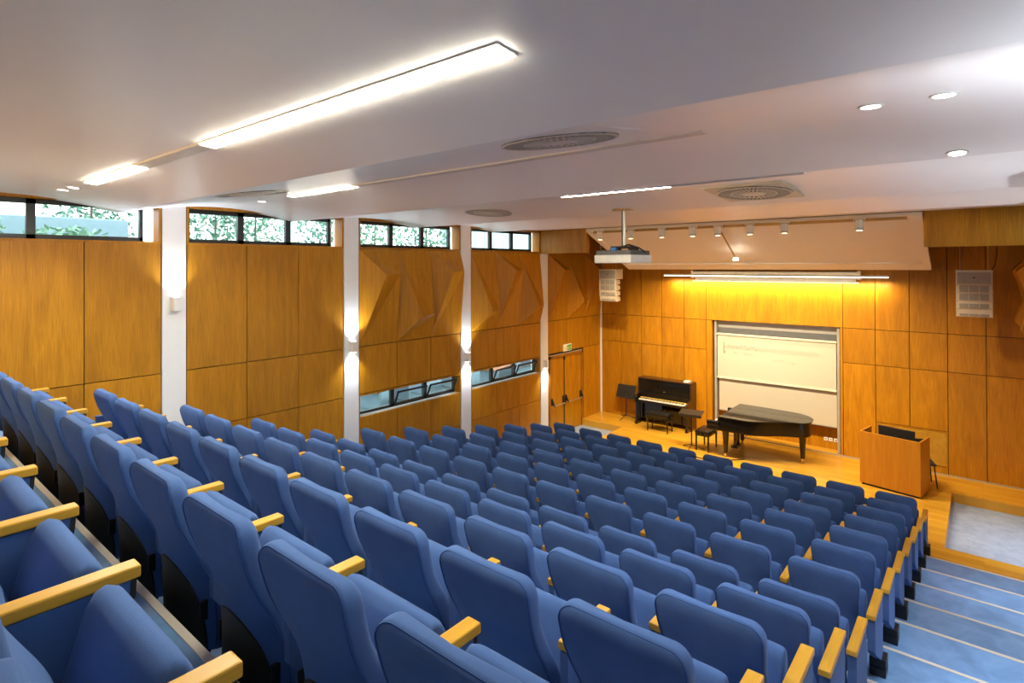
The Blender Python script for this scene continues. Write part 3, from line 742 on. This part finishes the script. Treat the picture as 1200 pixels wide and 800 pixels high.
# faded marker notes: music staves with note heads, and two lines of scribble
f = MB(); yy = -.0075
for k_ in range(5): f.box(-1.16, -.35, yy, yy+.002, -2.05-k_*.022, -2.048-k_*.022)
for k_ in range(5): f.box(-.35, 1.0, yy, yy+.002, -2.06-k_*.022, -2.058-k_*.022)
f.box(-1.18, -1.155, yy, yy+.002, -2.26, -1.97)
rs = random.Random(3)
for k_ in range(11):
    x = -1.06+k_*.066; z = -2.06-.08*rs.random(); f.box(x, x+.03, yy-.001, yy+.001, z, z+.022); f.box(x+.027, x+.031, yy-.001, yy+.001, z, z+.075)
def scribble(x0, x1, z, h):
    x = x0
    while x < x1:
        dx = .012+.014*rs.random(); zz = z+h*(rs.random()-.5)
        f.add([(x, yy, zz), (x+.005, yy, zz), (x+dx+.005, yy, zz+h*(rs.random()-.2)), (x+dx, yy, zz+h*(rs.random()-.2))], [(0, 1, 2, 3)]); x += dx*1.25
scribble(-.95, -.42, -2.24, .05); scribble(-.02, .22, -2.33, .05); scribble(.34, .5, -2.37, .045)
for (x, z) in ((-1.16, -2.2),): f.box(x, x+.03, yy, yy+.002, z-.06, z)
f.build('marker_notes', 'ink', ub)
for i, x in enumerate((-2.82, -2.72, -2.61)):
    f = MB(); f.bbox(x-.04, x+.04, YF+.365, YF+.378, -4.11, -4.03, .004); o = f.build('wall_socket', 'white')
    tag(o, 'white wall socket below the whiteboard, %s of three' % ('left', 'middle', 'right')[i], 'socket', 'white wall sockets')
    f = MB(); f.disc((0, 0), .016, 0, .003, 12); f.build('socket_hole', 'grey', o, xf=Matrix.Translation((x, YF+.366, -4.07)) @ Matrix.Rotation(PI/2, 4, 'X'))

# ================================================================ EXIT SIGN, SCONCES
o = thing('exit_sign', 'small green and white emergency exit sign above the double door', 'sign', (XL+.0, 12.68, -2.22))
f = MB(); f.bbox(0, .03, -.19, .19, -.09, .09, .004); f.build('plate', 'sign_white', o)
f = MB(); f.box(.030, .033, -.02, .17, -.07, .07); f.build('green_field', 'sign_green', o)
f = MB(); f.box(.0335, .035, .02, .035, .02, .05)       # running figure and arrow, white
f.add([(.034, .00, -.05), (.034, .012, -.055), (.034, .05, .01), (.034, .03, .02)], [(0, 1, 2, 3)]); f.add([(.034, .04, .0), (.034, .055, .0), (.034, .08, -.05), (.034, .065, -.052)], [(0, 1, 2, 3)])
f.box(.0335, .035, .10, .14, -.01, .01); f.add([(.034, .14, -.03), (.034, .165, 0), (.034, .14, .03)], [(0, 1, 2)]); f.build('pictogram', 'sign_white', o)
f = MB(); f.box(.0305, .033, -.15, -.135, -.06, .06); f.box(.0305, .033, -.09, -.06, -.06, .06); f.build('side_mark', 'felt', o)
SC = [(0, .4, 1, 0), (1, -.52, 1, 0), (2, -1.43, 1, 1), (3, -1.98, 1, 1), (4, -2.52, 0, 1)]
for (i, z, up, dn) in SC:
    a, b_ = PILL[i]; yc = (a+b_)/2
    for side, x, sg in (('left', XL, 1), ('right', XR, -1)):
        if i == 0: continue
        o = thing('wall_sconce', 'small white box wall light on the %s wall pillar, %s from the camera' % (side, ORD[i]), 'wall light', (x+sg*.012, yc, z), 0, 'box lights on the pillars')
        f = MB(); x0, x1 = sorted((0, sg*.012)); f.bbox(x0, x1, -.06, .06, -.10, .10, .003); f.build('back_plate', 'white', o)
        f = MB(); x0, x1 = sorted((sg*.012, sg*.10)); f.bbox(x0, x1, -.04, .04, -.095, .095, .004); f.build('body', 'white', o)
        for on, zz in ((up, .097), (dn, -.097)):
            if on:
                f = MB(); x0, x1 = sorted((sg*.02, sg*.09)); f.box(x0, x1, -.032, .032, zz-.003, zz+.003); f.build('lens', 'e_sconce', o)
                lamp('sconce_lamp', 'SPOT', o, (sg*.06, 0, zz+math.copysign(.03, zz)), 34 if side == 'left' else 60, (.80, .88, 1), rot=(PI if zz > 0 else 0, 0, 0), spot_size=2.0, spot_blend=1.0, shadow_soft_size=.03)

# ================================================================ UPRIGHT PIANO
UP = thing('upright_piano', 'black upright piano with open keyboard against the front wall', 'piano', (-6.50, 14.06, S))
f = MB(); f.bbox(-.72, .72, .10, .38, .12, 1.19, .008); f.build('case', 'lacquer', UP)
f = MB(); f.bbox(-.745, .745, .07, .40, 1.19, 1.225, .008); f.build('lid', 'brown_lacquer', UP)
for s2 in (-1, 1):
    f = MB(); x0, x1 = sorted((s2*.705, s2*.75)); f.prism([(.40, 0.0), (.40, 1.19), (.09, 1.19), (.09, .80), (.02, .78), (-.14, .76), (-.17, .72), (-.15, .60), (.06, .56), (.06, .0)], 0, x0, x1); f.build('side_panel', 'brown_lacquer' if s2 > 0 else 'lacquer', UP)
    f = MB(); f.bbox(s2*.70-.03, s2*.70+.03, -.13, -.06, .07, .60, .008); f.bbox(s2*.70-.035, s2*.70+.035, -.16, .12, 0, .08, .012); f.build('leg', 'lacquer', UP)
f = MB(); f.bbox(-.705, .705, -.14, .10, .60, .665, .01); f.build('key_bed', 'lacquer', UP)
f = MB()
for k_ in range(52): x = -.63+k_*.02423; f.box(x+.0008, x+.0232, -.125, .03, .665, .69)
f.build('white_keys', 'keys', UP)
f = MB(); pat = [1, 1, 0, 1, 1, 1, 0]
for k_ in range(51):
    if pat[(k_+5) % 7]: x = -.63+(k_+1)*.02423; f.box(x-.006, x+.006, -.075, .03, .69, .703)
f.build('black_keys', 'black', UP)
f = MB(); f.box(-.66, .66, .03, .045, .69, .715); f.build('key_felt', 'felt', UP)
f = MB(); f.bbox(-.70, .70, .04, .10, .70, .86, .01); f.build('fallboard', 'lacquer', UP)
f = MB(); f.bbox(-.02, .02, .088, .098, .90, .915, .002); f.build('name_plate', 'steel', UP)
f = MB()
for x in (-.09, 0, .09): f.bbox(x-.015, x+.015, -.02, .10, .06, .075, .004)
f.build('pedals', 'brass', UP)
f = MB(); f.bbox(.52, .66, .12, .30, 1.226, 1.262, .004); o = f.build('paper_box', 'white', xf=Matrix.Translation((-6.50, 14.06, S))); tag(o, 'small white box lying on the right end of the upright piano', 'box')

def bench(x, y, rz, L, D, h, label, tuft):
    o = thing('piano_bench', label, 'bench', (x, y, S), rz, 'black piano benches')
    f = MB(); f.bbox(-L/2+.01, L/2-.01, -D/2+.01, D/2-.01, h-.12, h-.055, .004); f.build('apron', 'lacquer', o)
    f = MB(); f.bbox(-L/2, L/2, -D/2, D/2, h-.055, h, .02); cu = f.build('cushion', 'leather', o, smooth=True)
    f = MB()
    for i in range(tuft):
        for j in (-1, 1): f.disc(((-.5+(i+.5)/tuft)*L*.9, j*D*.2), .010, h-.002, h+.006, 8)
    f.build('buttons', 'steel', cu)
    for sx in (-1, 1):
        for sy in (-1, 1):
            f = MB(); xx, yy2 = sx*(L/2-.03), sy*(D/2-.03); f.tube([(xx, yy2, h-.1), (xx, yy2, 0)], [.026, .018], 4); f.build('leg', 'lacquer', o)
        f = MB(); x0, x1 = sorted((sx*L/2, sx*(L/2+.03))); f.tube([(x0, 0, h-.09), (x1, 0, h-.09)], .018, 12); f.build('adjusting_knob', 'black', o)
bench(-6.42, 13.70, 0, .60, .34, .48, 'black tufted leather bench in front of the upright piano', 4)
bench(-4.97, 13.08, PI/2, .56, .34, .46, 'black adjustable bench at the keyboard of the grand piano', 4)

# ================================================================ GRAND PIANO
GP = thing('grand_piano', 'black glossy grand piano with closed lid in front of the whiteboard', 'piano', (-4.52, 12.62, S))
cv = [(0, 0), (.55, 0), (.66, .015), (.80, .075), (.98, .20), (1.15, .34), (1.32, .44), (1.48, .50), (1.60, .57), (1.68, .68), (1.71, .82), (1.70, .96), (1.66, 1.10), (1.58, 1.22), (1.46, 1.31), (1.32, 1.37), (1.1, 1.41), (.6, 1.44), (0, 1.45)]
def off(cv_, d_):
    out = []; n_ = len(cv_)
    for i in range(n_):
        a, b_ = Vector(cv_[i-1]), Vector(cv_[(i+1) % n_]); t_ = (b_-a); nn_ = Vector((t_.y, -t_.x)).normalized(); out.append((cv_[i][0]-nn_.x*d_, cv_[i][1]-nn_.y*d_))
    return out
f = MB(); f.prism(off(cv, .025), 2, .60, .895); f.build('case', 'lacquer', GP, smooth=True, angle=35, bevel=.004)
rear = [(0, .98), (0, 1.455), (.6, 1.445), (1.1, 1.415), (1.32, 1.375), (1.46, 1.315), (1.58, 1.225), (1.66, 1.105), (1.70, .99)]
front = [p for p in cv[:12]]+[(1.70, .98), (0, .98)]
f = MB(); f.prism([(x-.0, y-.012 if y < .9 else y) for x, y in front], 2, .897, .918); f.build('lid', 'lacquer', GP, smooth=True, angle=35, bevel=.003)
f = MB(); f.prism(rear, 2, .897, .920); f.build('lid_bass_side', 'lacquer', GP, smooth=True, angle=35, bevel=.003)
f = MB(); f.bbox(-.27, .02, .0, 1.45, .60, .70, .012); f.bbox(-.27, .0, .0, .09, .70, .80, .02); f.bbox(-.27, .0, 1.36, 1.45, .70, .80, .02); f.build('key_bed', 'lacquer', GP)
f = MB(); f.bbox(-.06, .015, .09, 1.36, .70, .86, .01); f.build('fallboard', 'lacquer', GP)
f = MB()
for k_ in range(52): y = .095+k_*.02423; f.box(-.215, -.062, y+.001, y+.0232, .70, .722)
f.build('white_keys', 'keys', GP)
f = MB()
for k_ in range(51):
    if pat[(k_+5) % 7]: y = .095+(k_+1)*.02423; f.box(-.16, -.062, y-.006, y+.006, .722, .735)
f.build('black_keys', 'black', GP)
for (x, y) in ((.10, .16), (.10, 1.29), (1.52, .80)):
    f = MB(); f.tube([(x, y, .60), (x, y, .55), (x, y, .10)], [.085, .075, .042], 8); lg = f.build('leg', 'lacquer', GP)
    f = MB(); f.tube([(x-.02, y, .035), (x+.02, y, .035)], .033, 14); f.bbox(x-.02, x+.02, y-.02, y+.02, .05, .10, .004); f.build('caster', 'brass', lg)
f = MB(); f.bbox(.12, .19, .62, .66, .12, .60, .006); f.bbox(.12, .19, .80, .84, .12, .60, .006); f.bbox(.07, .21, .58, .88, .09, .14, .01)
f.tube([(.2, .73, .12), (.5, .73, .58)], .008, 6); ly = f.build('pedal_lyre', 'lacquer', GP)
f = MB()
for y in (.66, .73, .80): f.bbox(-.02, .08, y-.014, y+.014, .075, .088, .003)
f.build('pedals', 'brass', ly)
f = MB(); f.tube([(.5, -.02, .012), (.1, -.4, .012), (-.2, -.55, .012), (-.55, -.5, .012), (-.7, -.3, .012)], .010, 6); o = f.build('floor_cable', 'black', xf=Matrix.Translation((-4.52, 12.85, S)), smooth=True); tag(o, 'black cable lying on the stage boards beside the grand piano bench', 'cable')

# ================================================================ MUSIC STANDS
def stand(x, y, h, rz, tilt, label, Wd=.50, Hd=.34):
    o = thing('music_stand', label, 'music stand', (x, y, S), rz, 'black music stands on stage')
    f = MB(); f.tube([(0, 0, .09), (0, 0, h-.05)], .011, 8); f.tube([(0, 0, .08), (0, 0, h*.55)], .016, 8); f.build('pole', 'black', o, smooth=True)
    for k_ in range(3):
        a = k_*2*PI/3+.4; f = MB(); f.tube([(0, 0, .12), (.16*math.cos(a), .16*math.sin(a), .055), (.29*math.cos(a), .29*math.sin(a), .010)], .009, 6); f.build('leg', 'black', o, smooth=True)
    R_ = Matrix.Translation((0, 0, h)) @ Matrix.Rotation(tilt, 4, 'X')
    f = MB(); f.bbox(-Wd/2, Wd/2, -.004, .004, -Hd/2, Hd/2, .002); f.bbox(-Wd/2, Wd/2, -.004, .06, -Hd/2-.006, -Hd/2+.004, .002); f.build('desk', 'black', o, xf=R_)
    f = MB(); f.tube([(0, 0, h-.06), (0, -.03, h)], .016, 8); f.build('tilt_joint', 'black', o, smooth=True)
stand(-7.66, 14.22, .76, .0, math.radians(-22), 'black music stand standing left of the upright piano', .56, .36)
stand(-5.21, 12.80, .86, .15, math.radians(-84), 'black music stand with flat tilted desk beside the grand piano bench', .52, .34)
stand(XL+.9, 13.0-.9, 0, 0, 0, '') if False else None
# chair behind the lectern
o = thing('stage_chair', 'black chair mostly hidden behind the wooden lectern', 'chair', (-.93, 13.60, S), .3)
for sx in (-1, 1):
    for sy in (-1, 1):
        f = MB(); f.tube([(sx*.17, sy*.15, .42), (sx*.21, sy*.19, 0)], .012, 8); f.build('leg', 'black', o, smooth=True)
f = MB(); f.bbox(-.2, .2, -.2, .2, .42, .46, .012); f.build('seat', 'black', o)
f = MB(); f.tube([(-.17, .18, .45), (-.17, .23, .8)], .01, 6); f.tube([(.17, .18, .45), (.17, .23, .8)], .01, 6); f.bbox(-.19, .19, .21, .235, .6, .82, .008); f.build('backrest', 'black', o)

# ================================================================ LECTERN
LT = thing('lectern', 'wide wooden lectern cabinet with open top on the stage', 'lectern', (-1.86, 12.87, S), math.radians(-11))
Wd, Dp, Ht = 1.0, .56, 1.03
f = MB(); f.bbox(0, Wd, 0, .03, .04, Ht, .003); f.build('front_panel', 'lectern', LT)
for x in (0, Wd-.03): f = MB(); f.bbox(x, x+.03, .03, Dp, .04, Ht, .003); f.build('side_panel', 'lectern', LT)
f = MB(); f.box(.03, Wd-.03, .03, Dp-.02, .80, .825); f.build('desk_top', 'black', LT)
f = MB(); f.box(.03, Wd-.03, .03, Dp-.03, .04, .06); f.box(.03, Wd-.03, .03, Dp-.03, .42, .44); f.build('shelf', 'lectern', LT)
f = MB(); f.box(.03, Wd-.03, .03, Dp-.03, 0, .04); f.build('plinth', 'black', LT)
mo = thing('monitor', 'black flat computer monitor standing inside the lectern top', 'monitor', (-1.86, 12.87, S+.825), math.radians(-11))
f = MB(); f.bbox(.26, .86, .20, .235, .04, .335, .006); f.build('panel', 'black', mo, xf=Matrix.Translation((0, 0, 0)))
f = MB(); f.bbox(.50, .62, .15, .33, 0, .014, .003); f.bbox(.54, .58, .17, .20, .01, .2, .003); f.build('stand', 'black', mo)
kb = MB(); kb.bbox(.16, .50, .36, .50, 0, .02, .004); o = kb.build('keyboard', 'grey', xf=Matrix.Translation((-1.86, 12.87, S+.826)) @ Matrix.Rotation(math.radians(-11), 4, 'Z')); tag(o, 'grey computer keyboard inside the open lectern top', 'keyboard')

# ================================================================ OUTSIDE
f = MB(); f.box(-40, XL-.32, -12, 26, -3.5, -3.4); o = f.build('paving_ground', 'paving'); struct(o)
f = MB(); f.box(XR+.32, 30, -12, 26, -1.1, -1.0); o = f.build('ground_right', 'paving'); struct(o)
f = MB(); f.bbox(-12.6, -12.3, -6, 3.6, -3.4, .86, .02); o = f.build('garden_wall', 'concrete'); tag(o, 'grey garden wall seen through the nearest left strip window', 'wall')
def shrub(x, y, z0, z1, r, mat, label, seed, n_=2600):
    R = random.Random(seed); o = thing('shrub', label, 'shrub', (x, y, z0), 0, 'shrubs outside the strip windows')
    f = MB(); f.tube([(0, 0, 0), (.05, 0, (z1-z0)*.5), (0, .05, (z1-z0)*.8)], [.06, .045, .02], 6); f.build('stem', 'bark', o)
    f = MB()
    for _ in range(n_):
        a = R.random()*2*PI; e = R.random(); rr_ = r*math.sqrt(R.random())*(.6+.4*math.sin(PI*e)); h = (z1-z0)*(.12+.88*e)
        c0 = Vector((rr_*math.cos(a), rr_*math.sin(a), h)); u_ = Vector((R.random()-.5, R.random()-.5, R.random()-.5)).normalized(); v2 = u_.orthogonal().normalized(); s3 = .035+.05*R.random()
        f.add([c0-u_*s3, c0+v2*s3*.5, c0+u_*s3, c0-v2*s3*.5], [(0, 1, 2, 3)])
    f.build('foliage', mat, o)
sh = [(-11.6, 1.2, .75, 'leaf2', 'pale low shrub before the garden wall, nearest window'), (-11.5, 2.5, .62, 'leaf2', 'pale low shrub at the right end of the garden wall'),
      (-12.5, 5.2, 2.2, 'leaf', 'tall green shrub outside the second strip window, left part'), (-13.6, 6.6, 2.4, 'leaf2', 'tall pale shrub outside the second strip window, middle'), (-12.4, 7.9, 2.3, 'leaf', 'tall green shrub outside between second and third strip windows'),
      (-12.9, 9.6, 2.3, 'leaf2', 'pale shrub outside the third strip window, left part'), (-12.7, 11.3, 2.2, 'leaf', 'green shrub outside the third strip window, right part'), (-14.0, 3.4, 2.6, 'leaf', 'dark shrub behind the end of the garden wall')]
for i, (x, y, z1, mt, lb_) in enumerate(sh): shrub(x, y, -3.4, z1, .85, mt, lb_, i)
f = MB(); f.bbox(-14.0, -13.7, 13.2, 22, -3.4, 4, .02)
for i in range(5): f.box(-13.7, -13.68, 14+i*.5, 14.04+i*.5, 0, 3)
o = f.build('neighbouring_wall', 'render_wall'); tag(o, 'pale rendered wall outside the fourth strip window', 'wall')
for i, (x, y, rz) in enumerate(((-11.3, 8.8, .2), (-11.6, 10.6, -.1), (-11.0, 12.6, .3), (-11.8, 14.6, .1))):
    o = thing('garden_bench', 'orange-brown timber bench outside the low windows, %s from the left' % ORD[i+1], 'bench', (x, y, -3.4), rz, 'timber benches outside')
    f = MB()
    for k_ in range(4): f.bbox(-.3+k_*.15, -.18+k_*.15, -.7, .7, .40, .44, .004)
    f.build('seat', 'timber', o)
    for yy2 in (-.55, .55): f = MB(); f.bbox(-.3, .27, yy2-.04, yy2+.04, 0, .40, .005); f.build('leg', 'concrete', o)
f = MB(); f.bbox(-10.2, -9.9, 4, 18, -3.4, -3.22, .01); o = f.build('kerb', 'render_wall'); tag(o, 'pale kerb running along outside the low windows', 'kerb')
